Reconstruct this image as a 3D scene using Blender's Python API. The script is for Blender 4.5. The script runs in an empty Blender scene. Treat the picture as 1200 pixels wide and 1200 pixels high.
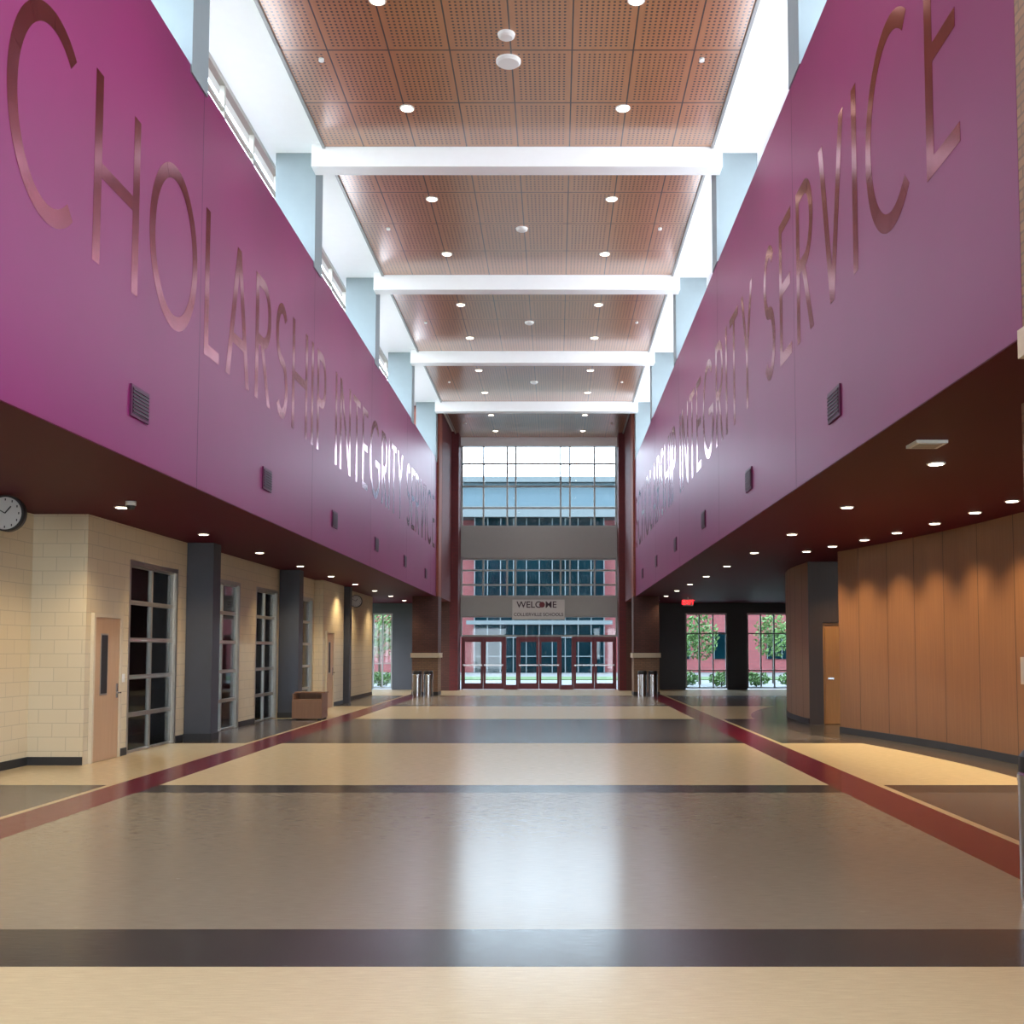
import bpy, math, random
from mathutils import Vector
random.seed(4)
S = bpy.context.scene
try:
    S.view_settings.view_transform = 'Standard'
    S.view_settings.look = 'None'
except Exception: pass

# ------------------------------------------------------------------ materials
def newmat(name):
    m = bpy.data.materials.new(name); m.use_nodes = True
    nt = m.node_tree
    b = nt.nodes['Principled BSDF']
    return m, nt, b
def math_(nt, op, a, b=None, c=None):
    n = nt.nodes.new('ShaderNodeMath'); n.operation = op
    for i, v in enumerate((a, b, c)):
        if v is None: continue
        if isinstance(v, (int, float)): n.inputs[i].default_value = v
        else: nt.links.new(v, n.inputs[i])
    return n.outputs[0]
def mixc(nt, fac, a, b):
    n = nt.nodes.new('ShaderNodeMix'); n.data_type = 'RGBA'
    for i, v in ((0, fac), (6, a), (7, b)):
        if isinstance(v, (int, float)): n.inputs[i].default_value = v
        elif isinstance(v, tuple): n.inputs[i].default_value = (*v, 1)
        else: nt.links.new(v, n.inputs[i])
    return n.outputs[2]
def noise(nt, scale, detail=3, vec_scale=None, rough=0.5):
    tc = nt.nodes.new('ShaderNodeTexCoord')
    n = nt.nodes.new('ShaderNodeTexNoise')
    n.inputs['Scale'].default_value = scale; n.inputs['Detail'].default_value = detail
    n.inputs['Roughness'].default_value = rough
    if vec_scale:
        mp = nt.nodes.new('ShaderNodeMapping'); mp.inputs['Scale'].default_value = vec_scale
        nt.links.new(tc.outputs['Object'], mp.inputs[0]); nt.links.new(mp.outputs[0], n.inputs['Vector'])
    else:
        nt.links.new(tc.outputs['Object'], n.inputs['Vector'])
    return n.outputs['Fac']
def simple(name, c, rough=0.5, metal=0.0, var=0.12, scale=6, vs=None, spec=0.5, bump=0.0, coat=0.0):
    m, nt, b = newmat(name)
    f = noise(nt, scale, 3, vs)
    d = tuple(max(0, x*(1-var)) for x in c); l = tuple(min(1, x*(1+var)) for x in c)
    nt.links.new(mixc(nt, f, d, l), b.inputs['Base Color'])
    b.inputs['Roughness'].default_value = rough; b.inputs['Metallic'].default_value = metal
    b.inputs['Specular IOR Level'].default_value = spec
    b.inputs['Coat Weight'].default_value = coat; b.inputs['Coat Roughness'].default_value = 0.3
    if bump:
        bp = nt.nodes.new('ShaderNodeBump'); bp.inputs['Strength'].default_value = bump
        nt.links.new(f, bp.inputs['Height']); nt.links.new(bp.outputs[0], b.inputs['Normal'])
    return m
def emis(name, c, s):
    m, nt, b = newmat(name)
    b.inputs['Base Color'].default_value = (*c, 1)
    b.inputs['Emission Color'].default_value = (*c, 1); b.inputs['Emission Strength'].default_value = s
    return m
def sepxyz(nt):
    tc = nt.nodes.new('ShaderNodeTexCoord'); s = nt.nodes.new('ShaderNodeSeparateXYZ')
    nt.links.new(tc.outputs['Object'], s.inputs[0]); return s.outputs
def brickmat(name, c1, c2, mort, bw, bh, ms, axis='XZ', rough=0.7, bump=0.3):
    m, nt, b = newmat(name)
    o = sepxyz(nt); cb = nt.nodes.new('ShaderNodeCombineXYZ')
    h = math_(nt, 'ADD', o[0], o[1])
    nt.links.new(h, cb.inputs[0]); nt.links.new(o[2], cb.inputs[1])
    t = nt.nodes.new('ShaderNodeTexBrick'); nt.links.new(cb.outputs[0], t.inputs['Vector'])
    t.inputs['Scale'].default_value = 1
    t.inputs['Color1'].default_value = (*c1, 1); t.inputs['Color2'].default_value = (*c2, 1); t.inputs['Mortar'].default_value = (*mort, 1)
    t.inputs['Brick Width'].default_value = bw; t.inputs['Row Height'].default_value = bh; t.inputs['Mortar Size'].default_value = ms
    nt.links.new(t.outputs['Color'], b.inputs['Base Color']); b.inputs['Roughness'].default_value = rough
    bp = nt.nodes.new('ShaderNodeBump'); bp.inputs['Strength'].default_value = bump; bp.inputs['Distance'].default_value = 0.01
    inv = math_(nt, 'SUBTRACT', 1, t.outputs['Fac'])
    nt.links.new(inv, bp.inputs['Height']); nt.links.new(bp.outputs[0], b.inputs['Normal'])
    return m
def floormat(name, c, rough=0.22):
    m, nt, b = newmat(name)
    f = noise(nt, 90, 2); f2 = noise(nt, 1.2, 3); fs = noise(nt, 30, 3, (0.25, 2.5, 1))
    a = mixc(nt, f, tuple(x*0.8 for x in c), tuple(min(1, x*1.2) for x in c))
    a2 = mixc(nt, f2, tuple(x*0.9 for x in c), tuple(min(1, x*1.08) for x in c))
    a3 = mixc(nt, fs, tuple(x*0.7 for x in c), tuple(min(1, x*1.3) for x in c))
    nt.links.new(mixc(nt, 0.5, mixc(nt, 0.5, a, a2), a3), b.inputs['Base Color'])
    r = math_(nt, 'MULTIPLY_ADD', fs, 0.20, rough-0.10); nt.links.new(r, b.inputs['Roughness'])
    b.inputs['Specular IOR Level'].default_value = 0.5
    f3 = noise(nt, 25, 2, (0.5, 3, 1))
    bp = nt.nodes.new('ShaderNodeBump'); bp.inputs['Strength'].default_value = 0.02; bp.inputs['Distance'].default_value = 0.01
    nt.links.new(f3, bp.inputs['Height']); nt.links.new(bp.outputs[0], b.inputs['Normal'])
    return m
BY0, BP = 18.60, 6.53      # first visible beam, bay spacing
def ceilwood():
    m, nt, b = newmat('perforated_wood')
    o = sepxyz(nt)
    px = math_(nt, 'FRACT', math_(nt, 'ADD', math_(nt, 'DIVIDE', math_(nt, 'ADD', o[0], 0.67), 0.92), 20.0))
    t = math_(nt, 'FRACT', math_(nt, 'ADD', math_(nt, 'DIVIDE', math_(nt, 'SUBTRACT', o[1], BY0+0.36), BP), 20.0))
    py = math_(nt, 'FRACT', math_(nt, 'MULTIPLY', t, BP/1.5425))
    ex = math_(nt, 'ABSOLUTE', math_(nt, 'SUBTRACT', px, 0.5)); ey = math_(nt, 'ABSOLUTE', math_(nt, 'SUBTRACT', py, 0.5))
    seam = math_(nt, 'MAXIMUM', math_(nt, 'GREATER_THAN', ex, 0.487), math_(nt, 'GREATER_THAN', ey, 0.490))
    dx = math_(nt, 'SUBTRACT', math_(nt, 'FRACT', math_(nt, 'MULTIPLY', px, 12)), 0.5)
    dy = math_(nt, 'SUBTRACT', math_(nt, 'FRACT', math_(nt, 'MULTIPLY', py, 20)), 0.5)
    ins = math_(nt, 'MULTIPLY', math_(nt, 'LESS_THAN', ex, 0.4167), math_(nt, 'LESS_THAN', ey, 0.45))
    d = math_(nt, 'SQRT', math_(nt, 'ADD', math_(nt, 'MULTIPLY', dx, dx), math_(nt, 'MULTIPLY', dy, dy)))
    dot = math_(nt, 'MULTIPLY', math_(nt, 'LESS_THAN', d, 0.25), ins)
    hole = math_(nt, 'MAXIMUM', dot, seam)
    f = noise(nt, 2.0, 4, (8, 0.8, 1)); f2 = noise(nt, 0.5, 2)
    c = mixc(nt, f, (0.33, 0.135, 0.05), (0.50, 0.225, 0.09))
    c = mixc(nt, math_(nt, 'MULTIPLY', f2, 0.4), c, (0.36, 0.13, 0.07))
    c = mixc(nt, hole, c, (0.035, 0.018, 0.014))
    nt.links.new(c, b.inputs['Base Color']); b.inputs['Roughness'].default_value = 0.30
    b.inputs['Metallic'].default_value = 0.25
    b.inputs['Specular IOR Level'].default_value = 0.7
    b.inputs['Coat Weight'].default_value = 1.0; b.inputs['Coat Roughness'].default_value = 0.22; b.inputs['Coat IOR'].default_value = 1.55
    return m
def drumwood(name, c1, c2, rough=0.4):
    m, nt, b = newmat(name)
    f = noise(nt, 3.0, 5, (9, 9, 0.35)); f2 = noise(nt, 14.0, 3, (9, 9, 0.1)); f3 = noise(nt, 1.2, 1, (1, 1, 0.01))
    c = mixc(nt, f, c1, c2); c = mixc(nt, math_(nt, 'MULTIPLY', f2, 0.7), c, tuple(x*0.45 for x in c1))
    c = mixc(nt, math_(nt, 'MULTIPLY', f3, 0.5), c, tuple(x*0.7 for x in c1))
    nt.links.new(c, b.inputs['Base Color']); b.inputs['Roughness'].default_value = rough
    return m
def glass(name, tint=(0.93, 0.97, 0.98)):
    m = bpy.data.materials.new(name); m.use_nodes = True; nt = m.node_tree; nt.nodes.clear()
    o = nt.nodes.new('ShaderNodeOutputMaterial'); mx = nt.nodes.new('ShaderNodeMixShader')
    t = nt.nodes.new('ShaderNodeBsdfTransparent'); t.inputs[0].default_value = (*tint, 1)
    g = nt.nodes.new('ShaderNodeBsdfGlossy'); g.inputs['Roughness'].default_value = 0.03
    fr = nt.nodes.new('ShaderNodeFresnel'); fr.inputs[0].default_value = 1.35
    nt.links.new(fr.outputs[0], mx.inputs[0]); nt.links.new(t.outputs[0], mx.inputs[1]); nt.links.new(g.outputs[0], mx.inputs[2])
    nt.links.new(mx.outputs[0], o.inputs[0]); return m

M = {}
M['purple'] = simple('purple_paint', (0.180, 0.003, 0.082), 0.42, var=0.16, scale=0.6, spec=0.42)
M['purple_d'] = simple('purple_seam', (0.08, 0.005, 0.045), 0.5)
M['letter'] = simple('letter_gloss', (0.40, 0.13, 0.19), 0.17, 1.0, var=0.25, scale=5)
M['soffit'] = simple('maroon_soffit', (0.070, 0.001, 0.012), 0.55, var=0.06, spec=0.12)
M['white'] = simple('white_paint', (0.88, 0.89, 0.89), 0.5, var=0.02)
M['col'] = simple('bluegrey_column', (0.22, 0.27, 0.285), 0.5, var=0.04)
M['char'] = simple('charcoal_paint', (0.05, 0.055, 0.07), 0.5, var=0.08)
M['midgrey'] = simple('grey_room_paint', (0.25, 0.24, 0.22), 0.6, var=0.08)
M['cmu'] = brickmat('cream_block', (0.62, 0.53, 0.37), (0.60, 0.51, 0.35), (0.48, 0.41, 0.29), 0.4, 0.2, 0.006, rough=0.5, bump=0.25)
M['black'] = simple('black_rubber', (0.02, 0.02, 0.022), 0.5)
M['alu'] = simple('brushed_aluminium', (0.44, 0.42, 0.38), 0.38, 0.85, var=0.05)
M['whitealu'] = simple('white_mullion', (0.30, 0.32, 0.32), 0.45, 0.0, var=0.03)
M['greyspan'] = simple('spandrel_panel', (0.28, 0.285, 0.28), 0.4, var=0.04)
M['maroon'] = simple('maroon_metal', (0.13, 0.012, 0.02), 0.4, var=0.08)
M['maroonbrick'] = brickmat('maroon_brick', (0.14, 0.015, 0.02), (0.11, 0.012, 0.02), (0.08, 0.02, 0.02), 0.2, 0.068, 0.008)
M['redbrick'] = brickmat('red_brick', (0.28, 0.07, 0.04), (0.24, 0.055, 0.03), (0.18, 0.06, 0.04), 0.2, 0.068, 0.009)
M['brownbrick'] = brickmat('brown_brick', (0.10, 0.035, 0.028), (0.08, 0.028, 0.022), (0.05, 0.025, 0.02), 0.2, 0.068, 0.009)
M['tanbrick'] = brickmat('tan_brick', (0.30, 0.18, 0.10), (0.24, 0.14, 0.08), (0.18, 0.12, 0.08), 0.2, 0.068, 0.009)
M['stone'] = simple('cast_stone', (0.60, 0.52, 0.38), 0.6, var=0.08, scale=20)
M['f_cream'] = floormat('floor_cream', (0.56, 0.45, 0.275))
M['f_taupe'] = floormat('floor_taupe', (0.245, 0.205, 0.150))
M['f_dark'] = floormat('floor_dark', (0.050, 0.044, 0.040))
M['f_grey'] = floormat('floor_grey', (0.10, 0.088, 0.082))
M['f_maroon'] = floormat('floor_maroon', (0.12, 0.006, 0.020))
M['ceilwood'] = ceilwood()
M['drum'] = drumwood('drum_wood', (0.22, 0.092, 0.036), (0.37, 0.18, 0.075))
M['drumdk'] = drumwood('dark_wood', (0.05, 0.025, 0.015), (0.09, 0.045, 0.025))
M['doorwood'] = drumwood('door_wood', (0.60, 0.38, 0.22), (0.72, 0.48, 0.30))
M['orangedoor'] = drumwood('honey_door_wood', (0.60, 0.26, 0.07), (0.72, 0.36, 0.11))
M['boxwood'] = drumwood('box_wood', (0.25, 0.11, 0.05), (0.36, 0.18, 0.09))
M['glass'] = glass('window_glass')
M['dglass'] = glass('dark_glass', (0.82, 0.86, 0.88))
M['steel'] = simple('stainless_steel', (0.55, 0.55, 0.55), 0.25, 1.0, var=0.08, scale=10)
M['lamp'] = emis('lamp_lens', (1.0, 0.90, 0.72), 9)
M['fillglow'] = emis('ledge_fill_glow', (0.92, 0.96, 1.0), 14)  # added fill glow for the ceiling margins, not a fixture of the hall
M['trimgrey'] = simple('grey_trim', (0.28, 0.28, 0.27), 0.4, 0.3)
M['clockface'] = simple('clock_face', (0.50, 0.50, 0.49), 0.4, var=0.02)
M['concrete'] = simple('concrete', (0.10, 0.10, 0.097), 0.8, var=0.1, scale=2)
M['grass'] = simple('grass', (0.035, 0.07, 0.015), 0.9, var=0.4, scale=8)
M['leaf'] = simple('leaves', (0.06, 0.12, 0.025), 0.8, var=0.5, scale=9)
M['bark'] = simple('bark', (0.05, 0.03, 0.02), 0.9, var=0.3, scale=14)
M['xbrick'] = brickmat('exterior_red_brick', (0.15, 0.020, 0.023), (0.12, 0.016, 0.019), (0.09, 0.03, 0.03), 0.4, 0.14, 0.015)
M['xglass'] = simple('exterior_glass', (0.0012, 0.0080, 0.011), 0.6, 0.0, var=0.9, scale=0.6, spec=0.0)
M['xwhite'] = simple('exterior_panel', (0.085, 0.10, 0.105), 0.6, var=0.03, spec=0.1)
M['xblue'] = simple('exterior_blue_panel', (0.06, 0.092, 0.11), 0.6, var=0.03, spec=0.1)
M['exit'] = emis('exit_red', (1.0, 0.02, 0.03), 3)
M['signbg'] = simple('sign_vinyl', (0.50, 0.50, 0.51), 0.5, var=0.02)
M['signtxt'] = simple('sign_ink', (0.03, 0.012, 0.028), 0.5, var=0.02)
M['plastic'] = simple('white_plastic', (0.75, 0.75, 0.72), 0.4, var=0.02)

# ------------------------------------------------------------------ mesh builder
class B:
    def __init__(s, name): s.n = name; s.v = []; s.f = []; s.mi = []; s.ms = []; s.sm = []
    def m(s, k):
        if k not in s.ms: s.ms.append(k)
        return s.ms.index(k)
    def face(s, pts, k, smooth=False):
        i = len(s.v); s.v += [tuple(p) for p in pts]; s.f.append(tuple(range(i, i+len(pts)))); s.mi.append(s.m(k)); s.sm.append(smooth)
    def box(s, x0, x1, y0, y1, z0, z1, k):
        i = len(s.v)
        s.v += [(x, y, z) for z in (z0, z1) for y in (y0, y1) for x in (x0, x1)]
        for q in ((0, 2, 3, 1), (4, 5, 7, 6), (0, 1, 5, 4), (2, 6, 7, 3), (0, 4, 6, 2), (1, 3, 7, 5)):
            s.f.append(tuple(i+a for a in q)); s.mi.append(s.m(k)); s.sm.append(False)
        return s
    def prism(s, ring0, ring1, k, smooth=False, caps=True):
        i = len(s.v); n = len(ring0); s.v += [tuple(p) for p in ring0]+[tuple(p) for p in ring1]
        for a in range(n):
            b = (a+1) % n
            s.f.append((i+a, i+b, i+n+b, i+n+a)); s.mi.append(s.m(k)); s.sm.append(smooth)
        if caps:
            s.f.append(tuple(range(i+n-1, i-1, -1))); s.mi.append(s.m(k)); s.sm.append(False)
            s.f.append(tuple(range(i+n, i+2*n))); s.mi.append(s.m(k)); s.sm.append(False)
    def cyl(s, c, r, h, k, axis='Z', seg=28, r2=None):
        r2 = r if r2 is None else r2
        def P(a, rr, t):
            u, w = rr*math.cos(a), rr*math.sin(a)
            if axis == 'Z': return (c[0]+u, c[1]+w, c[2]+t)
            if axis == 'Y': return (c[0]+u, c[1]+t, c[2]+w)
            return (c[0]+t, c[1]+u, c[2]+w)
        A = [2*math.pi*j/seg for j in range(seg)]
        s.prism([P(a, r, 0) for a in A], [P(a, r2, h) for a in A], k, True)
        return s
    def lathe(s, c, prof, k, seg=32):
        for (r0, z0), (r1, z1) in zip(prof[:-1], prof[1:]):
            A = [2*math.pi*j/seg for j in range(seg)]
            s.prism([(c[0]+r0*math.cos(a), c[1]+r0*math.sin(a), c[2]+z0) for a in A],
                    [(c[0]+r1*math.cos(a), c[1]+r1*math.sin(a), c[2]+z1) for a in A], k, True, False)
    def done(s):
        me = bpy.data.meshes.new(s.n); me.from_pydata(s.v, [], s.f)
        for k in s.ms: me.materials.append(M[k])
        for p, a, b in zip(me.polygons, s.mi, s.sm): p.material_index = a; p.use_smooth = b
        import bmesh
        bm = bmesh.new(); bm.from_mesh(me); bmesh.ops.recalc_face_normals(bm, faces=bm.faces); bm.to_mesh(me); bm.free()
        o = bpy.data.objects.new(s.n, me); S.collection.objects.link(o); return o
def box(name, *a):
    b = B(name); b.box(*a); return b.done()
def empty(name, loc=(0, 0, 0)):
    e = bpy.data.objects.new(name, None); e.location = loc; S.collection.objects.link(e); return e

KS = 0.965                 # scale of the band dimensions about the eye
XL, XR = -4.39, 2.945      # purple bands
ZS, ZT = 3.63, 8.69        # soffit, purple top
ZC = 10.71                 # ceiling
YE = 39.1                  # purple end
YF = 44.9                  # far wall
YB = -8.0
LW = -6.8                  # left aisle wall

# ------------------------------------------------------------------ floor
fl = B('floor')
ys = [(YB, 5.68, 'f_cream'), (5.68, 6.43, 'f_dark'), (6.43, 12.5, 'f_taupe'), (12.5, 13.2, 'f_dark'), (13.2, 19.1, 'f_cream'),
      (19.1, 19.8, 'f_dark'), (19.8, 25.1, 'f_grey'), (25.1, 25.8, 'f_dark'), (25.8, 31.7, 'f_cream'), (31.7, 32.4, 'f_dark'), (32.4, 38.2, 'f_taupe'),  # grey field's darker tone from its reflection angle is put into the colour
      (38.2, 38.9, 'f_dark'), (38.9, YF+0.2, 'f_cream')]
xs = [(-10.5, -5.5, None), (-5.5, -5.42, 'f_cream'), (-5.42, -4.86, 'f_maroon'), (-4.86, 3.35, None), (3.35, 3.93, 'f_maroon'), (3.93, 4.02, 'f_cream'), (4.02, 13, None)]
for y0, y1, ky in ys:
    for x0, x1, kx in xs:
        k = kx or ky
        if kx is None and x0 < -6 and ky == 'f_taupe': k = 'f_grey'
        if kx is None and x0 > 4 and ky == 'f_taupe': k = 'f_grey'
        fl.face([(x0, y0, 0), (x1, y0, 0), (x1, y1, 0), (x0, y1, 0)], k)
fl.done()

# ------------------------------------------------------------------ purple bands + soffits
def seamed(name, x0, x1, y0, y1, face):
    b = B(name); b.box(x0, x1, y0, y1, ZS, ZT, 'purple')
    for y in (12.95, 19.1, 25.2, 31.3, 37.4):
        b.box(face-0.001, face+0.001, y-0.008, y+0.008, ZS, ZT, 'purple_d')
    return b.done()
YR = 6.62
seamed('wall_left', XL-0.2, XL, YB, YE, XL)
seamed('wall_right', XR, XR+0.2, YR, YE, XR)
box('back_sky_blocker', XL-0.2, XR+0.6, YB-0.2, YB-0.01, 0, ZC, 'greyspan')  # unseen closure added to keep open sky out of the far glass reflections
box('ceiling_soffit_left', -10.5, XL-0.2, YB, YF, ZS, ZS+0.15, 'soffit')
box('ceiling_soffit_right', XR+0.2, 13, YB, YF, ZS, ZS+0.15, 'soffit')
box('trim_1', XL-0.2, XL, YB, YE, ZS-0.012, ZS-0.001, 'soffit')
box('trim_2', XR, XR+0.2, YR, YE, ZS-0.012, ZS-0.001, 'soffit')

# ------------------------------------------------------------------ vents
def vents(name, face, d):
    b = B(name)
    for i in range(6):
        y = 11.1+4.97*i; z = 4.235
        a, c = sorted((face, face+0.02*d))
        b.box(a, c, y-0.24, y+0.24, z-0.165, z+0.165, 'purple_d')
        a, c = sorted((face+0.021*d, face+0.026*d))
        b.box(a, c, y-0.21, y+0.21, z-0.135, z+0.135, 'black')
        for j in range(7):
            zz = z-0.114+j*0.038
            a, c = sorted((face+0.026*d, face+0.034*d)); b.box(a, c, y-0.21, y+0.21, zz-0.005, zz+0.005, 'purple_d')
    return b.done()
vents('air_vents', XL, 1); vents('air_vents', XR, -1)

# ------------------------------------------------------------------ lettering
T = 0.165; CH = 1.87; K = 1.023
def stroke(pts, t=T, closed=False):
    n = len(pts); L = []; R = []
    for i in range(n):
        p = Vector(pts[i])
        a = Vector(pts[(i-1) % n]) if (closed or i > 0) else None
        c = Vector(pts[(i+1) % n]) if (closed or i < n-1) else None
        d1 = (p-a).normalized() if a is not None else None
        d2 = (c-p).normalized() if c is not None else None
        if d1 is None: d1 = d2
        if d2 is None: d2 = d1
        d = (d1+d2).normalized(); nn = Vector((-d.y, d.x)); k = t/2/max(0.5, nn.dot(Vector((-d1.y, d1.x))))
        L.append(p+nn*k); R.append(p-nn*k)
    q = []
    for i in range(n if closed else n-1):
        j = (i+1) % n; q.append([L[i], R[i], R[j], L[j]])
    return q
def ell(cx, cy, rx, ry, a0, a1, n=28):
    return [(cx+rx*math.cos(math.radians(a0+(a1-a0)*i/n)), cy+ry*math.sin(math.radians(a0+(a1-a0)*i/n))) for i in range(n+1)]
def diag(x0, y0, x1, y1, t=T*1.05):
    return [[Vector((x0-t/2, y0)), Vector((x0+t/2, y0)), Vector((x1+t/2, y1)), Vector((x1-t/2, y1))]]
def glyph(c):
    h = CH; t = T; q = []; g = t/2
    W = dict(S=.74, C=1.3, H=1.07, O=1.5, L=.58, A=1.05, R=.82, I=.17, P=.76, N=1.1, T=.8, E=.68, G=1.38, Y=.95, V=1.0)[c]*K
    w = W
    V_ = lambda x: stroke([(x, 0), (x, h)])
    Hh = lambda y, a, b: stroke([(a, y), (b, y)], t*0.9)
    if c == 'I': q = V_(w/2)
    elif c == 'H': q = V_(g)+V_(w-g)+Hh(h*0.5, g*2, w-g*2)
    elif c == 'L': q = V_(g)+Hh(g, g*2, w)
    elif c == 'E': q = V_(g)+Hh(g*.9, g*2, w)+Hh(h-g*.9, g*2, w)+Hh(h*0.52, g*2, w*0.92)
    elif c == 'T': q = stroke([(w/2, 0), (w/2, h-2*g*.9)])+Hh(h-g*.9, 0, w)
    elif c == 'O': q = stroke(ell(w/2, h/2, w/2-g, h/2-g+0.02, 0, 360, 48)[:-1], t, True)
    elif c == 'C': q = stroke(ell(w*0.56, h/2, w*0.56-g, h/2-g+0.02, 52, 308, 36))
    elif c == 'G': q = stroke(ell(w*0.54, h/2, w*0.54-g, h/2-g+0.02, 50, 338, 40))+Hh(h*0.46, w*0.55, w)+stroke([(w-g, h*0.42), (w-g, h*0.22)])
    elif c == 'A': q = diag(g, 0, w/2, h)+diag(w-g, 0, w/2, h)+Hh(h*0.3, w*0.24, w*0.76)
    elif c == 'V': q = diag(g, h, w/2, 0)+diag(w-g, h, w/2, 0)
    elif c == 'N': q = V_(g)+V_(w-g)+diag(g, h, w-g, 0)
    elif c == 'Y': q = diag(g, h, w/2, h*0.45)+diag(w-g, h, w/2, h*0.45)+stroke([(w/2, 0), (w/2, h*0.45)])
    elif c in 'PR':
        r = h*0.235
        q = V_(g)+stroke([(2*g, h-g)]+ell(w*0.5, h-g-r, w*0.5-g, r, 90, -90, 18)+[(2*g, h-g-2*r)])
        if c == 'R': q += diag(w-g*1.1, 0, w*0.45, h-2*g-2*r)
    elif c == 'S':
        r = (h-t)/4
        q = stroke(ell(w/2, h-g-r, w/2-g, r, 40, 270, 22)[:-1]+ell(w/2, g+r, w/2-g, r, 90, -140, 22))
    return w, q
def lettering(name, face, d, ystart, sgn):
    b = B(name); u = 0; z0 = 1.65+3.83*KS
    for ch in 'SCHOLARSHIP INTEGRITY SERVICE':
        if ch == ' ': u += 0.55*K; continue
        w, q = glyph(ch)
        for qi, poly in enumerate(q):
            e_ = 0.003+0.0003*(qi % 5)
            r0 = [(face+0.0005*d, ystart+sgn*(u+p.x), z0+p.y) for p in poly]
            r1 = [(face+e_*d, ystart+sgn*(u+p.x), z0+p.y) for p in poly]
            b.prism(r0, r1, 'letter')
        u += w+0.285*K
    return b.done()
lettering('wall_lettering', XL, 1, 7.22, 1)
lettering('wall_lettering', XR, -1, 38.82, -1)

# ------------------------------------------------------------------ ceiling
CXL, CXR = -4.12, 2.78
WLX, WRX = -5.30, 3.92
beams = [BY0+BP*k for k in range(-4, 5)]
box('ceiling', WLX-0.2, WRX+0.2, YB, YF+0.3, ZC, ZC+0.2, 'white')
pn = B('ceiling_wood_panels')
for i in range(len(beams)-1):
    y0, y1 = beams[i]+0.36, beams[i+1]-0.01
    pn.box(CXL, CXR, y0, y1, ZC-0.06, ZC-0.002, 'ceilwood')
    for a, c in ((CXL-0.05, CXL), (CXR, CXR+0.05)): pn.box(a, c, y0, y1, ZC-0.10, ZC-0.002, 'trimgrey')
pn.done()
for i, y in enumerate(beams):
    box('ceiling_beam', -4.37, 2.99, y, y+0.35, ZC-0.42, ZC-0.001, 'white')
    if i < 8:
        b = B('clerestory_column'); b.box(-5.1, -4.37, y+0.36, y+0.95, ZT-0.1, ZC-0.001, 'col'); b.done()
        b = B('clerestory_column'); b.box(2.93, 3.68, y+0.36, y+0.95, ZT+0.001, ZC-0.001, 'col'); b.done()
# ledges & clerestory
box('trim_3', WLX-0.1, XL-0.2, YB, YE, ZT-0.12, ZT, 'white')
box('trim_4', XR+0.2, WRX+0.1, YB, YE, ZT-0.12, ZT, 'white')
def clere(name, x):
    b = B(name)
    b.box(x-0.05, x+0.05, YB, YE, ZT+0.001, ZT+0.08, 'alu'); b.box(x-0.05, x+0.05, YB, YE, ZC-0.09, ZC-0.001, 'alu')
    b.box(x-0.03, x+0.03, YB, YE, ZC-0.50, ZC-0.45, 'alu')
    y = YB
    while y < YE:
        b.box(x-0.04, x+0.04, y-0.03, y+0.03, ZT+0.08, ZC-0.09, 'alu'); y += 1.6325
    return b.done()
clere('window_1', WLX); clere('window_2', WRX)
# added glowing strips, hidden on the ledges to brighten the white ceiling margins
for x in (-4.84, 3.38):
    b = B('added_ledge_fill')
    for y in beams[:-1]:
        b.box(x-0.07, x+0.07, y+1.1, y+BP-0.1, ZT+0.002, ZT+0.06, 'plastic'); b.box(x-0.05, x+0.05, y+1.12, y+BP-0.12, ZT+0.061, ZT+0.066, 'fillglow')
    b.done()

# downlights
cl = B('ceiling_downlights'); sl = B('soffit_downlights')
def can(b, x, y, z, r):
    b.cyl((x, y, z-0.015), r*1.3, 0.014, 'plastic'); b.cyl((x, y, z-0.02), r, 0.004, 'lamp')
def spot(x, y, z, w, ang=110, col=(1, 0.86, 0.66), blend=0.7, r=0.08):
    l = bpy.data.lights.new('downlight_lamp', 'SPOT'); l.energy = w; l.color = col
    l.spot_size = math.radians(ang); l.spot_blend = blend; l.shadow_soft_size = r
    o = bpy.data.objects.new('downlight_lamp', l); o.location = (x, y, z); S.collection.objects.link(o)
for yb in beams[1:]:
    for dy in (1.37, 4.33):
        for x in (-2.47, 1.12):
            can(cl, x, yb-dy, ZC-0.06, 0.095)
            spot(x, yb-dy, ZC-0.12, 300, 95, (1, 0.94, 0.85))
    for x in (CXL+0.55, CXR-0.55):
        cl.cyl((x, yb-2.85, ZC-0.10), 0.04, 0.04, 'plastic')
for y in [11.2-3.45*k for k in (1, 2)]+[11.2+3.45*k for k in range(10)]:
    for x in (-6.0, 4.03):
        can(sl, x, y, ZS, 0.075)
        spot(x, y, ZS-0.05, 180 if x < 0 else 45, 125, (1, 0.76, 0.44))
cl.done()
def smoke(y):
    b = B('smoke_detector'); b.lathe((-0.72, y, ZC-0.13), [(0.0, 0), (0.09, 0.01), (0.12, 0.03), (0.13, 0.07)], 'plastic'); b.done()
smoke(15.1)
b = B('ceiling_speaker'); b.lathe((-0.72, 15.8, ZC-0.12), [(0.0, 0), (0.16, 0.005), (0.19, 0.03), (0.19, 0.06)], 'plastic'); b.done()
for k in range(3): smoke(22.3+BP*k)

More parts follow.
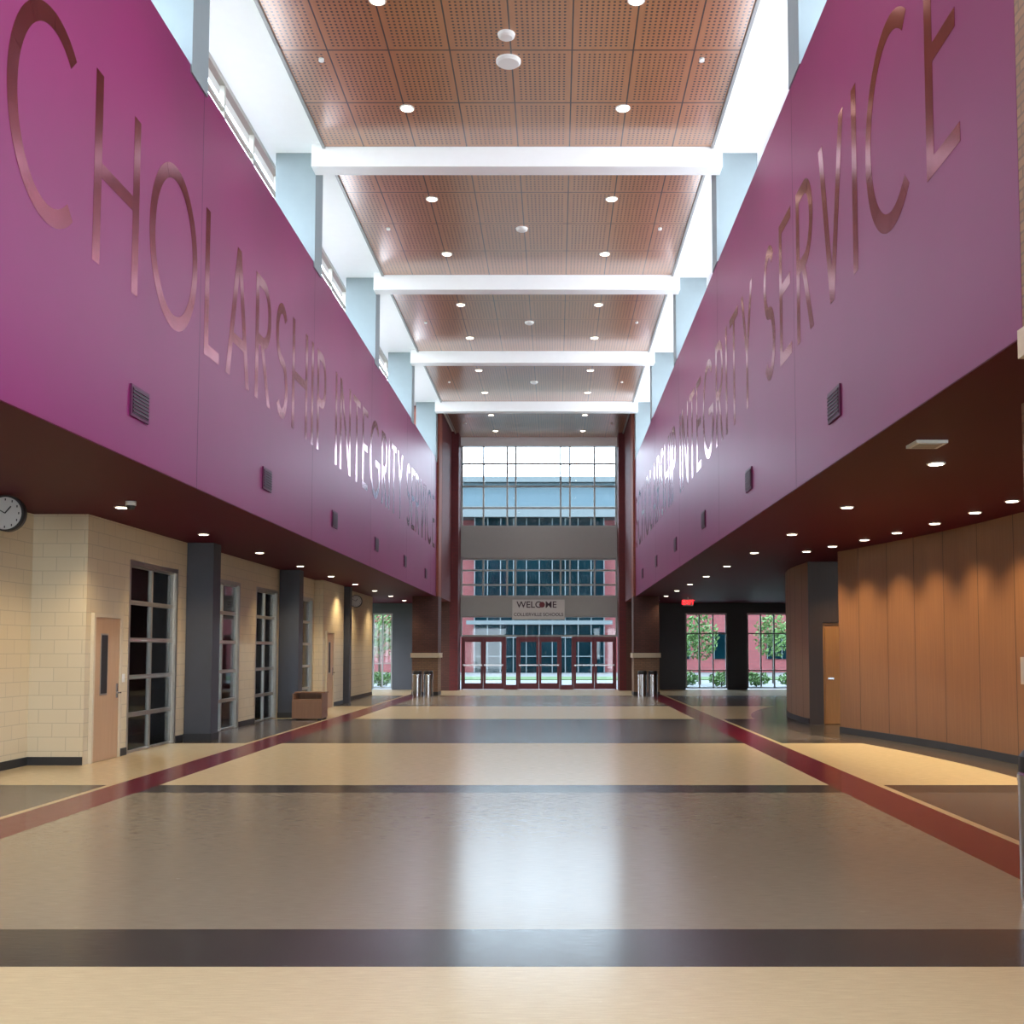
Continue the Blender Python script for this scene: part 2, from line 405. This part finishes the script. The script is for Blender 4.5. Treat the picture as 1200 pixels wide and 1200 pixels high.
# ------------------------------------------------------------------ left aisle
w = B('wall_left_aisle')
w.box(-7.8, -7.6, YB, 15.45, 0, ZS-0.001, 'cmu')
w.box(-7.8, LW, 15.45, 15.6, 0, ZS-0.001, 'cmu')
doors = [(17.0, 19.2), (20.9, 23.0), (24.2, 26.1), (27.9, 29.9)]
yy = 15.6
for a, c in doors:
    w.box(LW-0.2, LW, yy, a, 0, ZS-0.001, 'cmu'); w.box(LW-0.2, LW, a, c, 3.1, ZS-0.001, 'cmu'); yy = c
w.box(LW-0.2, LW, yy, 30.05, 0, ZS-0.001, 'cmu')
w.box(LW-0.2, -6.55, 30.05, 33.0, 0, ZS-0.001, 'cmu')
w.box(LW-0.2, LW, 33.0, 39.6, 0, ZS-0.001, 'cmu')
w.box(-7.4, LW-0.2, 39.4, 39.6, 0, ZS-0.001, 'cmu')
w.done()
bb = B('baseboard_left')
bb.box(-7.6, -7.585, YB, 15.43, 0.001, 0.12, 'black'); bb.box(-7.6, LW, 15.435, 15.45, 0.001, 0.12, 'black')
for a, c in ((16.72, 17.0), (19.2, 19.55), (20.05, 20.9), (23, 24.2), (26.65, 27.9), (33, 39.6)): bb.box(LW, LW+0.015, a, c, 0.001, 0.12, 'black')
bb.box(-6.55, -6.535, 31.5, 33.0, 0.001, 0.12, 'black')
bb.done()
def garage(y0, y1):
    b = B('glazed_sectional_door'); x0, x1 = LW-0.12, LW-0.05
    z0, z1 = 0.005, 3.098
    b.box(LW-0.14, LW-0.001, y0, y0+0.07, z0, z1, 'alu'); b.box(LW-0.14, LW-0.001, y1-0.07, y1, z0, z1, 'alu')
    b.box(LW-0.14, LW-0.001, y0+0.07, y1-0.07, z1-0.07, z1, 'alu')
    n = 5; H = (z1-0.07-z0)/n; ym = (y0+y1)/2
    for i in range(n):
        a = z0+i*H
        b.box(x0, x1, y0+0.07, y1-0.07, a, a+0.035, 'alu'); b.box(x0, x1, y0+0.07, y1-0.07, a+H-0.035, a+H-0.006, 'alu')
        for y, ww in ((y0+0.09, 0.02), (ym, 0.03), (y1-0.09, 0.02)):
            b.box(x0, x1, y-ww, y+ww, a+0.035, a+H-0.035, 'alu')
        b.box(x0+0.03, x0+0.036, y0+0.09, y1-0.09, a+0.03, a+H-0.03, 'dglass')
    b.box(x1, x1+0.03, ym-0.09, ym+0.09, z0+0.01, z0+0.03, 'steel')
    b.done()
for a, c in doors: garage(a+0.001, c-0.001)
for y in (19.6, 26.2):
    b = B('structural_column'); b.box(-6.79, -6.3, y, y+0.42, 0.001, ZS-0.002, 'char'); b.box(-6.795, -6.285, y-0.015, y+0.435, 0.001, 0.13, 'black'); b.done()
b = B('structural_column'); b.box(-6.79, -6.4, 33.2, 33.5, 0.001, ZS-0.002, 'char'); b.done()
def wooddoor(name, x, y0, y1, h=2.14):
    b = B(name)
    b.box(x+0.001, x+0.05, y0, y0+0.06, 0.003, h+0.06, 'stone'); b.box(x+0.001, x+0.05, y1-0.06, y1, 0.003, h+0.06, 'stone'); b.box(x+0.001, x+0.05, y0+0.06, y1-0.06, h, h+0.06, 'stone')
    b.box(x+0.002, x+0.03, y0+0.065, y1-0.065, 0.01, h-0.005, 'doorwood')
    a = y0+0.28
    b.box(x+0.03, x+0.036, a, a+0.26, 0.98, 1.90, 'alu'); b.box(x+0.036, x+0.039, a+0.025, a+0.235, 1.005, 1.875, 'black')
    b.box(x+0.03, x+0.04, y1-0.17, y1-0.11, 0.92, 1.14, 'steel'); b.cyl((x+0.04, y1-0.14, 1.0), 0.012, 0.05, 'steel', 'X'); b.box(x+0.08, x+0.10, y1-0.27, y1-0.125, 0.99, 1.012, 'steel')
    return b.done()
wooddoor('door_1', LW, 15.62, 16.66); wooddoor('door_2', -6.55, 30.4, 31.4)
b = B('light_switch'); b.box(LW+0.001, LW+0.012, 16.78, 16.87, 1.15, 1.28, 'plastic'); b.box(LW+0.012, LW+0.018, 16.805, 16.845, 1.18, 1.25, 'plastic'); b.done()
def clock(x, y, z, r, wallx):
    b = B('wall_clock')
    b.cyl((x, y-0.05, z), r, 0.1, 'black', 'Y', 40); b.cyl((x, y-0.056, z), r*0.9, 0.005, 'clockface', 'Y', 40)
    for i in range(12):
        a = math.radians(30*i); c0 = (x+r*0.76*math.cos(a), z+r*0.76*math.sin(a))
        b.box(c0[0]-r*0.03, c0[0]+r*0.03, y-0.060, y-0.057, c0[1]-r*0.06, c0[1]+r*0.06, 'black')
    for a, L, t in ((50, 0.5, 0.035), (150, 0.7, 0.025)):
        a = math.radians(a); d = Vector((math.cos(a), 0, math.sin(a))); n = Vector((-d.z, 0, d.x))*r*t; c = Vector((x, y-0.058, z))
        b.prism([c-n, c+n, c+n+d*r*L, c-n+d*r*L], [p+Vector((0, -0.003, 0)) for p in (c-n, c+n, c+n+d*r*L, c-n+d*r*L)], 'black')
    b.box(wallx+0.002, x-r*0.95, y-0.02, y+0.02, z-0.02, z+0.02, 'black')
    b.box(wallx+0.001, wallx+0.02, y-0.06, y+0.06, z-0.06, z+0.06, 'black')
    b.done()
clock(-6.98, 13.5, 3.385, 0.23, -7.6)
clock(-6.40, 34.2, 3.22, 0.2, LW)
b = B('security_camera'); b.cyl((-5.65, 14.1, ZS-0.06), 0.07, 0.058, 'plastic'); b.lathe((-5.65, 14.1, ZS-0.12), [(0.001, 0), (0.04, 0.01), (0.055, 0.035), (0.06, 0.06)], 'black'); b.done()
b = B('wooden_box')
x0, x1, y0, y1 = -6.26, -5.55, 25.45, 26.1
b.box(x0, x1, y0, y0+0.03, 0.03, 0.45, 'boxwood'); b.box(x0, x1, y1-0.03, y1, 0.03, 0.62, 'boxwood')
b.box(x0, x0+0.03, y0+0.03, y1-0.03, 0.03, 0.62, 'boxwood'); b.box(x1-0.03, x1, y0+0.03, y1-0.03, 0.03, 0.62, 'boxwood')
b.box(x0+0.03, x1-0.03, y0+0.03, y1-0.03, 0.03, 0.06, 'boxwood')
b.box(x0-0.02, x1+0.02, y0+0.3, y1+0.01, 0.62, 0.65, 'boxwood'); b.box(x0+0.03, x1-0.03, y0+0.03, y0+0.3, 0.45, 0.48, 'boxwood')
for a, c in ((x0+.02, y0+.02), (x1-.1, y0+.02), (x0+.02, y1-.1), (x1-.1, y1-.1)): b.box(a, a+.08, c, c+.08, 0.001, 0.03, 'black')
b.done()
ow = B('wall_outer_left')
ow.box(-10.5, -10.3, YB, 17, 0.0, ZS-0.001, 'char'); ow.box(-10.5, -10.3, 17, YF, 0.0, 0.5, 'cmu'); ow.box(-10.5, -10.3, 17, YF, 3.2, ZS-0.001, 'cmu')
for k in range(14): ow.box(-10.46, -10.36, 17+2*k, 17.1+2*k, 0.5, 3.2, 'alu')
for z in (1.2, 2.2): ow.box(-10.44, -10.38, 17.1, YF, z, z+0.05, 'alu')
ow.box(-10.3, -7.8, 16.8, 16.9, 0, ZS-0.001, 'midgrey'); ow.box(-10.3, -9.3, 20.3, 20.4, 0, ZS-0.001, 'midgrey')
ow.done()

# ------------------------------------------------------------------ right aisle drum
def catmull(P, n=8):
    out = []; Q = [P[0]]+P+[P[-1]]
    for i in range(1, len(Q)-2):
        for j in range(n):
            t = j/n; a, b_, c, d = [Vector(q) for q in Q[i-1:i+3]]
            out.append(0.5*((2*b_)+(c-a)*t+(2*a-5*b_+4*c-d)*t*t+(-a+3*b_-3*c+d)*t**3))
    out.append(Vector(P[-1])); return out
c1 = catmull([(6.3, 8), (6.6, 11), (6.72, 13.5), (6.68, 15.5), (6.45, 17.7), (6.1, 19.6), (5.68, 21.4)])
c2 = catmull([(5.66, 23.9), (5.66, 25.2), (5.78, 26.6), (6.1, 28.2), (6.7, 30), (7.6, 31.8), (9, 33.5), (13, 35)])
def ribbon(b, C, off0, off1, z0, z1, k, smooth=False):
    N = []
    for i in range(len(C)):
        d = (C[min(i+1, len(C)-1)]-C[max(i-1, 0)]).normalized(); N.append(Vector((-d.y, d.x)))
    for i in range(len(C)-1):
        A = [C[i]+N[i]*off0, C[i+1]+N[i+1]*off0, C[i+1]+N[i+1]*off1, C[i]+N[i]*off1]
        b.prism([(p.x, p.y, z0) for p in A], [(p.x, p.y, z1) for p in A], k, smooth)
def drum(name, C):
    b = B(name); ribbon(b, C, 0, -0.15, 0.0, ZS-0.001, 'drum')
    for i in range(4, len(C)-1, 4):
        d = (C[i+1]-C[i]).normalized(); n = Vector((-d.y, d.x))
        A = [C[i]-d*0.006+n*0.002, C[i]+d*0.006+n*0.002, C[i]+d*0.006-n*0.002, C[i]-d*0.006-n*0.002]
        b.prism([(p.x, p.y, 0.13) for p in A], [(p.x, p.y, ZS-0.002) for p in A], 'drumdk')
    b.done()
    b = B('baseboard_'+name.split('_', 1)[1]); ribbon(b, C, 0.018, 0.002, 0.005, 0.13, 'black'); b.done()
drum('wall_curved_wood', c1); drum('wall_curved_wood_rear', c2)
w = B('wall_drum_return'); w.box(5.66, 5.97, 23.85, 24.0, 0, ZS-0.001, 'drumdk'); w.box(5.97, 6.95, 23.85, 24.0, 2.27, ZS-0.001, 'drumdk'); w.box(6.95, 9, 23.85, 24.0, 0, ZS-0.001, 'drumdk')
w.box(8.8, 9, 18, 23.85, 0, ZS-0.001, 'drumdk'); w.done()
b = B('door_3'); b.box(5.975, 6.02, 23.9, 23.96, 0.005, 2.26, 'orangedoor'); b.box(6.9, 6.945, 23.9, 23.96, 0.005, 2.26, 'orangedoor'); b.box(6.02, 6.9, 23.9, 23.96, 2.2, 2.26, 'orangedoor')
b.box(6.03, 6.89, 23.91, 23.95, 0.01, 2.19, 'orangedoor'); b.box(6.09, 6.22, 23.90, 23.91, 1.0, 1.04, 'steel'); b.done()
b = B('floor_inlay')
ribbon(b, c1, 0.75, 0.02, 0.0005, 0.003, 'f_dark'); ribbon(b, [Vector((5.68, 21.4)), Vector((5.66, 23.9))], 0.75, 0.0, 0.0005, 0.003, 'f_dark'); ribbon(b, c2, 0.9, 0.02, 0.0005, 0.003, 'f_dark')
b.done()
for i in range(8, len(c1), 5):
    d = (c1[min(i+1, len(c1)-1)]-c1[i-1]).normalized(); p = c1[i]+Vector((-d.y, d.x))*0.68
    can(sl, p.x, p.y, ZS, 0.075); spot(p.x, p.y, ZS-0.05, 330, 105, (1, 0.77, 0.46), 1.0)
can(sl, 6.35, 22.9, ZS, 0.075); spot(6.35, 22.9, ZS-0.05, 150, 110, (1, 0.74, 0.4))
sl.done()
b = B('soffit_speaker'); b.box(3.40, 3.70, 9.95, 10.25, ZS-0.03, ZS-0.001, 'plastic'); b.box(3.44, 3.66, 9.99, 10.21, ZS-0.035, ZS-0.03, 'trimgrey'); b.done()
b = B('wall_outer_right'); b.box(12.8, 13, YB, YF, 0, ZS-0.001, 'char'); b.done()

def brickcol(name, x0, x1, y0, y1, ztop, kup='redbrick', zmid=ZS):
    b = B(name)
    b.box(x0, x1, y0, y1, 0.001, 1.38, 'tanbrick'); b.box(x0-0.05, x1+0.05, y0-0.05, y1+0.05, 1.38, 1.55, 'stone')
    b.box(x0, x1, y0, y1, 1.55, zmid-0.002, 'brownbrick'); b.box(x0, x1, y0, y1, zmid-0.002, ztop, kup)
    b.box(x0-0.01, x1+0.01, y0-0.01, y1+0.01, 0.001, 0.13, 'black')
    return b.done()
b = B('brick_column')
b.box(3.47, 4.0, 5.8, 7.85, 0.001, 3.48, 'tanbrick'); b.box(2.91, 4.05, 5.8, YR-0.005, 3.48, 3.66, 'stone'); b.box(2.945, 4.0, 5.85, YR-0.005, 3.66, ZC-0.1, 'tanbrick')
b.box(3.43, 4.04, 5.76, 7.89, 1.4, 1.6, 'stone'); b.done()

def bin_(x, y, r=0.2, h=0.95):
    b = B('trash_can')
    b.lathe((x, y, 0.001), [(0.0, 0), (r*0.96, 0), (r*0.96, 0.04), (r, 0.05), (r, h*0.80), (r*1.02, h*0.80), (r*1.02, h*0.84), (r*0.98, h*0.86)], 'steel')
    b.lathe((x, y, 0.001), [(r*0.98, h*0.86), (r*0.95, h*0.96), (r*0.8, h), (r*0.55, h), (r*0.5, h*0.93), (0, h*0.92)], 'black')
    b.done()
bin_(-4.93, 38.2, 0.17, 0.92); bin_(-4.55, 38.3, 0.17, 0.92); bin_(3.10, 38.2, 0.17, 0.92); bin_(3.48, 38.3, 0.17, 0.92)
bin_(3.21, 6.97, 0.2, 1.0)

# ------------------------------------------------------------------ far end
brickcol('brick_column', -5.25, -4.30, YE+0.001, YE+1.0, ZC-0.001)
brickcol('brick_column', 2.86, 3.8, YE+0.001, YE+1.0, ZC-0.001)
b = B('wall_far_side_left'); b.box(-4.6, -4.30, YE+1.05, 43.8, ZS, ZC-0.001, 'maroonbrick'); b.box(-4.35, -4.01, 43.8, YF, 0, ZC-0.001, 'maroonbrick'); b.box(-5.3, -4.35, 43.8, YF, 0, ZS-0.001, 'brownbrick')
b.box(-5.35, -4.61, YE+1.01, YF, ZS+0.16, ZC-0.001, 'maroonbrick'); b.done()
b = B('wall_far_side_right'); b.box(2.86, 3.15, YE+1.05, 43.8, ZS, ZC-0.001, 'maroonbrick'); b.box(2.61, 2.9, 43.8, YF, 0, ZC-0.001, 'maroonbrick'); b.box(2.9, 3.8, 43.8, YF, 0, ZS-0.001, 'brownbrick')
b.box(3.16, 3.85, YE+1.01, YF, ZS+0.16, ZC-0.001, 'maroonbrick'); b.done()
FX0, FX1 = -4.0, 2.6
q = lambda z: 1.65+(z-1.65)*1.0205
w = B('wall_far')
w.box(FX0, FX1, YF, YF+0.2, q(10.22), ZC, 'white'); w.box(FX0, FX1, YF, YF+0.2, q(5.46), q(6.74), 'greyspan'); w.box(FX0, FX1, YF, YF+0.2, q(3.08), q(3.84), 'greyspan')
w.box(-10.5, -7.7, YF, YF+0.2, 0, ZS, 'char'); w.box(-6.86, -4.01, YF, YF+0.2, 0, ZC, 'char'); w.box(-7.7, -6.86, YF, YF+0.2, 3.2, ZS, 'char')
w.box(2.61, 5.46, YF, YF+0.2, 0, ZC, 'char'); w.box(5.46, 13, YF, YF+0.2, 3.2, ZS, 'char'); w.box(7.22, 8.05, YF, YF+0.2, 0, 3.2, 'char'); w.box(9.8, 13, YF, YF+0.2, 0, 3.2, 'char')
w.done()
def win(name, x0, x1, z0, z1, vs, hs, t=0.07, mat='whitealu', g='glass', y=YF):
    b = B(name)
    b.box(x0, x1, y+0.02, y+0.14, z0, z0+t, mat); b.box(x0, x1, y+0.02, y+0.14, z1-t, z1, mat)
    b.box(x0, x0+t, y+0.02, y+0.14, z0+t, z1-t, mat); b.box(x1-t, x1, y+0.02, y+0.14, z0+t, z1-t, mat)
    for v in vs: b.box(v-t/2, v+t/2, y+0.03, y+0.13, z0+t, z1-t, mat)
    for h in hs: b.box(x0+t, x1-t, y+0.035, y+0.125, h-t/2, h+t/2, mat)
    b.box(x0+t, x1-t, y+0.078, y+0.084, z0+t, z1-t, g)
    return b.done()
pxX = lambda p: (p-651)*YF/1250
vs = [pxX(p) for p in (566, 594, 604, 657, 668, 697)]
win('window_3', FX0, FX1, q(6.745), q(10.215), vs, [q(7.55), q(8.45), q(9.4)])
win('window_4', FX0, FX1, q(3.845), q(5.455), vs, [q(4.35), q(4.95)])
win('window_5', FX0, FX1, 2.22, q(3.075), [], [])
win('window_6', -7.69, -6.87, 0.05, 3.19, [-7.28], [1.1, 2.2], 0.05)
win('window_7', 5.47, 7.21, 0.05, 3.19, [6.05, 6.63], [0.8, 2.35], 0.05)
win('window_8', 8.06, 9.79, 0.05, 3.19, [8.64, 9.2], [0.8, 2.35], 0.05)
def dpair(name, xc):
    b = B(name); W = 0.875; y0, y1 = YF+0.03, YF+0.09
    b.box(xc-W-0.05, xc-W, y0-0.02, y1+0.04, 0.005, 2.21, 'maroon'); b.box(xc+W, xc+W+0.05, y0-0.02, y1+0.04, 0.005, 2.21, 'maroon'); b.box(xc-W, xc+W, y0-0.02, y1+0.04, 2.13, 2.21, 'maroon')
    for s in (-1, 1):
        a, c = (xc-W+0.005, xc-0.005) if s < 0 else (xc+0.005, xc+W-0.005)
        b.box(a, a+0.1, y0, y1, 0.02, 2.125, 'maroon'); b.box(c-0.1, c, y0, y1, 0.02, 2.125, 'maroon')
        b.box(a+0.1, c-0.1, y0, y1, 0.02, 0.27, 'maroon'); b.box(a+0.1, c-0.1, y0, y1, 2.0, 2.125, 'maroon')
        b.box(a+0.1, c-0.1, y0+0.02, y0+0.026, 0.27, 2.0, 'glass')
        b.box(a+0.03, c-0.03, y0-0.06, y0-0.03, 1.0, 1.05, 'steel'); b.box(a+0.03, a+0.06, y0-0.03, y0, 0.99, 1.06, 'steel'); b.box(c-0.06, c-0.03, y0-0.03, y0, 0.99, 1.06, 'steel')
    b.done()
dcs = [pxX(566.5), pxX(631.5), pxX(696.5)]
for i, c in enumerate(dcs): dpair('door_%d' % (4+i), c)
b = B('sidelight_windows')
for a, c in ((FX0, dcs[0]-0.927), (dcs[0]+0.927, dcs[1]-0.927), (dcs[1]+0.927, dcs[2]-0.927), (dcs[2]+0.927, FX1)):
    if c-a < 0.04: continue
    b.box(a, a+0.03, YF+0.02, YF+0.12, 0.005, 2.2, 'maroon'); b.box(c-0.03, c, YF+0.02, YF+0.12, 0.005, 2.2, 'maroon')
    if c-a > 0.2: b.box(a+0.03, c-0.03, YF+0.02, YF+0.12, 0.005, 0.2, 'maroon'); b.box(a+0.03, c-0.03, YF+0.06, YF+0.066, 0.2, 2.19, 'glass')
b.done()
def text(s, size, loc, mat, parent, name, off=0.0):
    cu = bpy.data.curves.new(name, 'FONT'); cu.body = s; cu.size = size; cu.align_x = 'CENTER'; cu.align_y = 'CENTER'; cu.extrude = 0.003; cu.offset = off
    o = bpy.data.objects.new(name, cu); S.collection.objects.link(o); o.location = loc; o.rotation_euler = (math.pi/2, 0, 0)
    o.data.materials.append(M[mat]); o.parent = parent; return o
e = empty('welcome_banner')
def part(b, e): o = b.done(); o.parent = e; return o
sx0, sx1, sz0, sz1, sy = -1.83, 0.40, 2.93, 3.79, YF-0.12
b = B('banner_panel'); b.box(sx0, sx1, sy, sy+0.03, sz0, sz1, 'signbg')
for a in (sx0, sx1-0.02): b.box(a, a+0.02, sy-0.004, sy, sz0, sz1, 'whitealu')
for z in (sz0, sz1-0.02): b.box(sx0+0.02, sx1-0.02, sy-0.004, sy, z, z+0.02, 'whitealu')
part(b, e)
b = B('banner_brackets')
for x in (sx0+0.3, sx1-0.3): b.box(x-0.02, x+0.02, sy+0.03, YF-0.001, 3.3, 3.34, 'black')
part(b, e)
cx = (sx0+sx1)/2
text('WELC', 0.38, (cx-0.40, sy-0.005, 3.55), 'signtxt', e, 'banner_text_1', 0.004)
text('ME', 0.38, (cx+0.52, sy-0.005, 3.55), 'signtxt', e, 'banner_text_2', 0.004)
text('COLLIERVILLE SCHOOLS', 0.19, (cx, sy-0.005, 3.14), 'signtxt', e, 'banner_text_3', 0.002)
b = B('banner_mark'); b.cyl((cx+0.15, sy-0.008, 3.56), 0.12, 0.006, 'maroon', 'Y'); part(b, e)
e = empty('exit_sign')
b = B('exit_housing'); b.box(4.76, 5.14, 39.8, 39.85, 3.30, 3.55, 'plastic'); b.cyl((4.95, 39.825, 3.55), 0.012, ZS-3.551, 'plastic'); part(b, e)
text('EXIT', 0.24, (4.95, 39.795, 3.425), 'exit', e, 'exit_letters')

# ------------------------------------------------------------------ exterior
box('ground_paving', -60, 60, YF+0.2, 140, -0.12, -0.02, 'concrete')
box('ground_lawn', -60, -10.6, -60, YF+0.1, -0.12, -0.02, 'grass')
box('lawn_strip', -40, 40, 60, 66, -0.019, 0.03, 'grass')
xb = B('school_building')
Y = 80.0
xb.box(-40, 40, Y+0.5, Y+14, 0, 11.5, 'xbrick')
xb.box(-6.0, 3.6, Y-1.0, Y+0.5, 0, 11.5, 'xglass')
for x in [-6.0+0.96*i for i in range(11)]: xb.box(x-0.035, x+0.035, Y-1.1, Y-1.0, 0, 11.5, 'xwhite')
for z in (1.2, 2.6, 4.6, 5.6, 6.5, 7.6, 8.8, 10.2): xb.box(-6.0, 3.6, Y-1.08, Y-1.0, z-0.035, z+0.035, 'xwhite')
xb.box(-6.6, 4.2, Y-1.2, Y-1.01, 3.55, 3.85, 'xwhite')
xb.box(-40, 40, Y-1.6, Y+14, 11.5, 12.3, 'xwhite'); xb.box(-40, 40, Y-0.4, Y+14, 12.3, 14.2, 'xblue'); xb.box(-40, 40, Y-1.0, Y+14, 14.2, 14.6, 'xwhite')
for x in (9, 13, 17, -11, -15, -19):
    xb.box(x-1.1, x+1.1, Y+0.4, Y+0.5, 1, 3, 'xglass'); xb.box(x-1.1, x+1.1, Y+0.4, Y+0.5, 5, 7.4, 'xglass')
    for qq in (x-1.1, x, x+1.06): xb.box(qq, qq+0.06, Y+0.33, Y+0.4, 1, 3, 'xwhite'); xb.box(qq, qq+0.06, Y+0.33, Y+0.4, 5, 7.4, 'xwhite')
xb.done()
def foliage(b, c, R, n, s):
    for _ in range(n):
        while True:
            p = Vector([random.uniform(-1, 1) for _ in range(3)])
            if p.length < 1: break
        p = Vector(c)+Vector((p.x*R[0], p.y*R[1], p.z*R[2]))
        a = Vector([random.gauss(0, 1) for _ in range(3)]).normalized(); u = a.orthogonal().normalized(); w_ = a.cross(u)
        qq = s*random.uniform(0.6, 1.3)
        b.face([p-u*qq, p-w_*qq*0.5, p+u*qq, p+w_*qq*0.5], 'leaf')
def tree(x, y, h):
    b = B('young_tree'); b.cyl((x, y, -0.01), 0.07, h*0.6, 'bark', r2=0.04, seg=10)
    for i in range(7):
        a = i*2.4; d = Vector((math.cos(a)*0.5, math.sin(a)*0.5, 0.7)); p = Vector((x, y, h*0.35+i*0.12))
        b.prism([p+Vector((0.02*math.cos(t), 0.02*math.sin(t), 0)) for t in (0, 2.1, 4.2)], [p+d+Vector((0.008*math.cos(t), 0.008*math.sin(t), 0)) for t in (0, 2.1, 4.2)], 'bark')
    foliage(b, (x, y, h*0.68), (h*0.28, h*0.28, h*0.34), 700, 0.12); b.done()
tree(7.0, 52, 3.4); tree(-8.4, 51, 3.6); tree(11, 54, 3.5)
for x in (6.0, 7.6, 9.2, 10.8, -8.0, -9.6):
    b = B('shrub'); b.cyl((x, 49, -0.02), 0.03, 0.3, 'bark', seg=8); foliage(b, (x, 49, 0.35), (0.6, 0.5, 0.33), 500, 0.08); b.done()

# ------------------------------------------------------------------ light
W = bpy.data.worlds.new('World'); S.world = W; W.use_nodes = True
nt = W.node_tree; bg = nt.nodes['Background']
tc = nt.nodes.new('ShaderNodeTexCoord'); sp = nt.nodes.new('ShaderNodeSeparateXYZ'); nt.links.new(tc.outputs['Generated'], sp.inputs[0])
cr = nt.nodes.new('ShaderNodeValToRGB'); nt.links.new(sp.outputs[2], cr.inputs[0])
cr.color_ramp.elements[0].color = (0.82, 0.91, 1.0, 1); cr.color_ramp.elements[1].color = (0.60, 0.78, 1.0, 1); cr.color_ramp.elements[1].position = 0.8
nt.links.new(cr.outputs[0], bg.inputs[0]); bg.inputs[1].default_value = 11.0
sun = bpy.data.lights.new('sun', 'SUN'); sun.energy = 1.5; sun.angle = 0.05; sun.color = (1, 0.95, 0.86)
so = bpy.data.objects.new('sun', sun); S.collection.objects.link(so); so.rotation_euler = (math.radians(35), 0, math.radians(-20))

# ------------------------------------------------------------------ camera
cam = bpy.data.cameras.new('camera'); co = bpy.data.objects.new('camera', cam); S.collection.objects.link(co)
co.location = (0, 0, 1.65); pitch = math.atan(0.06)
co.rotation_euler = (math.pi/2+pitch, 0, 0)
cam.sensor_width = 36; cam.lens = 36*1250/1200
cam.shift_x = -51/1200; cam.shift_y = (162-1250*0.06)/1200
cam.clip_end = 500
S.camera = co
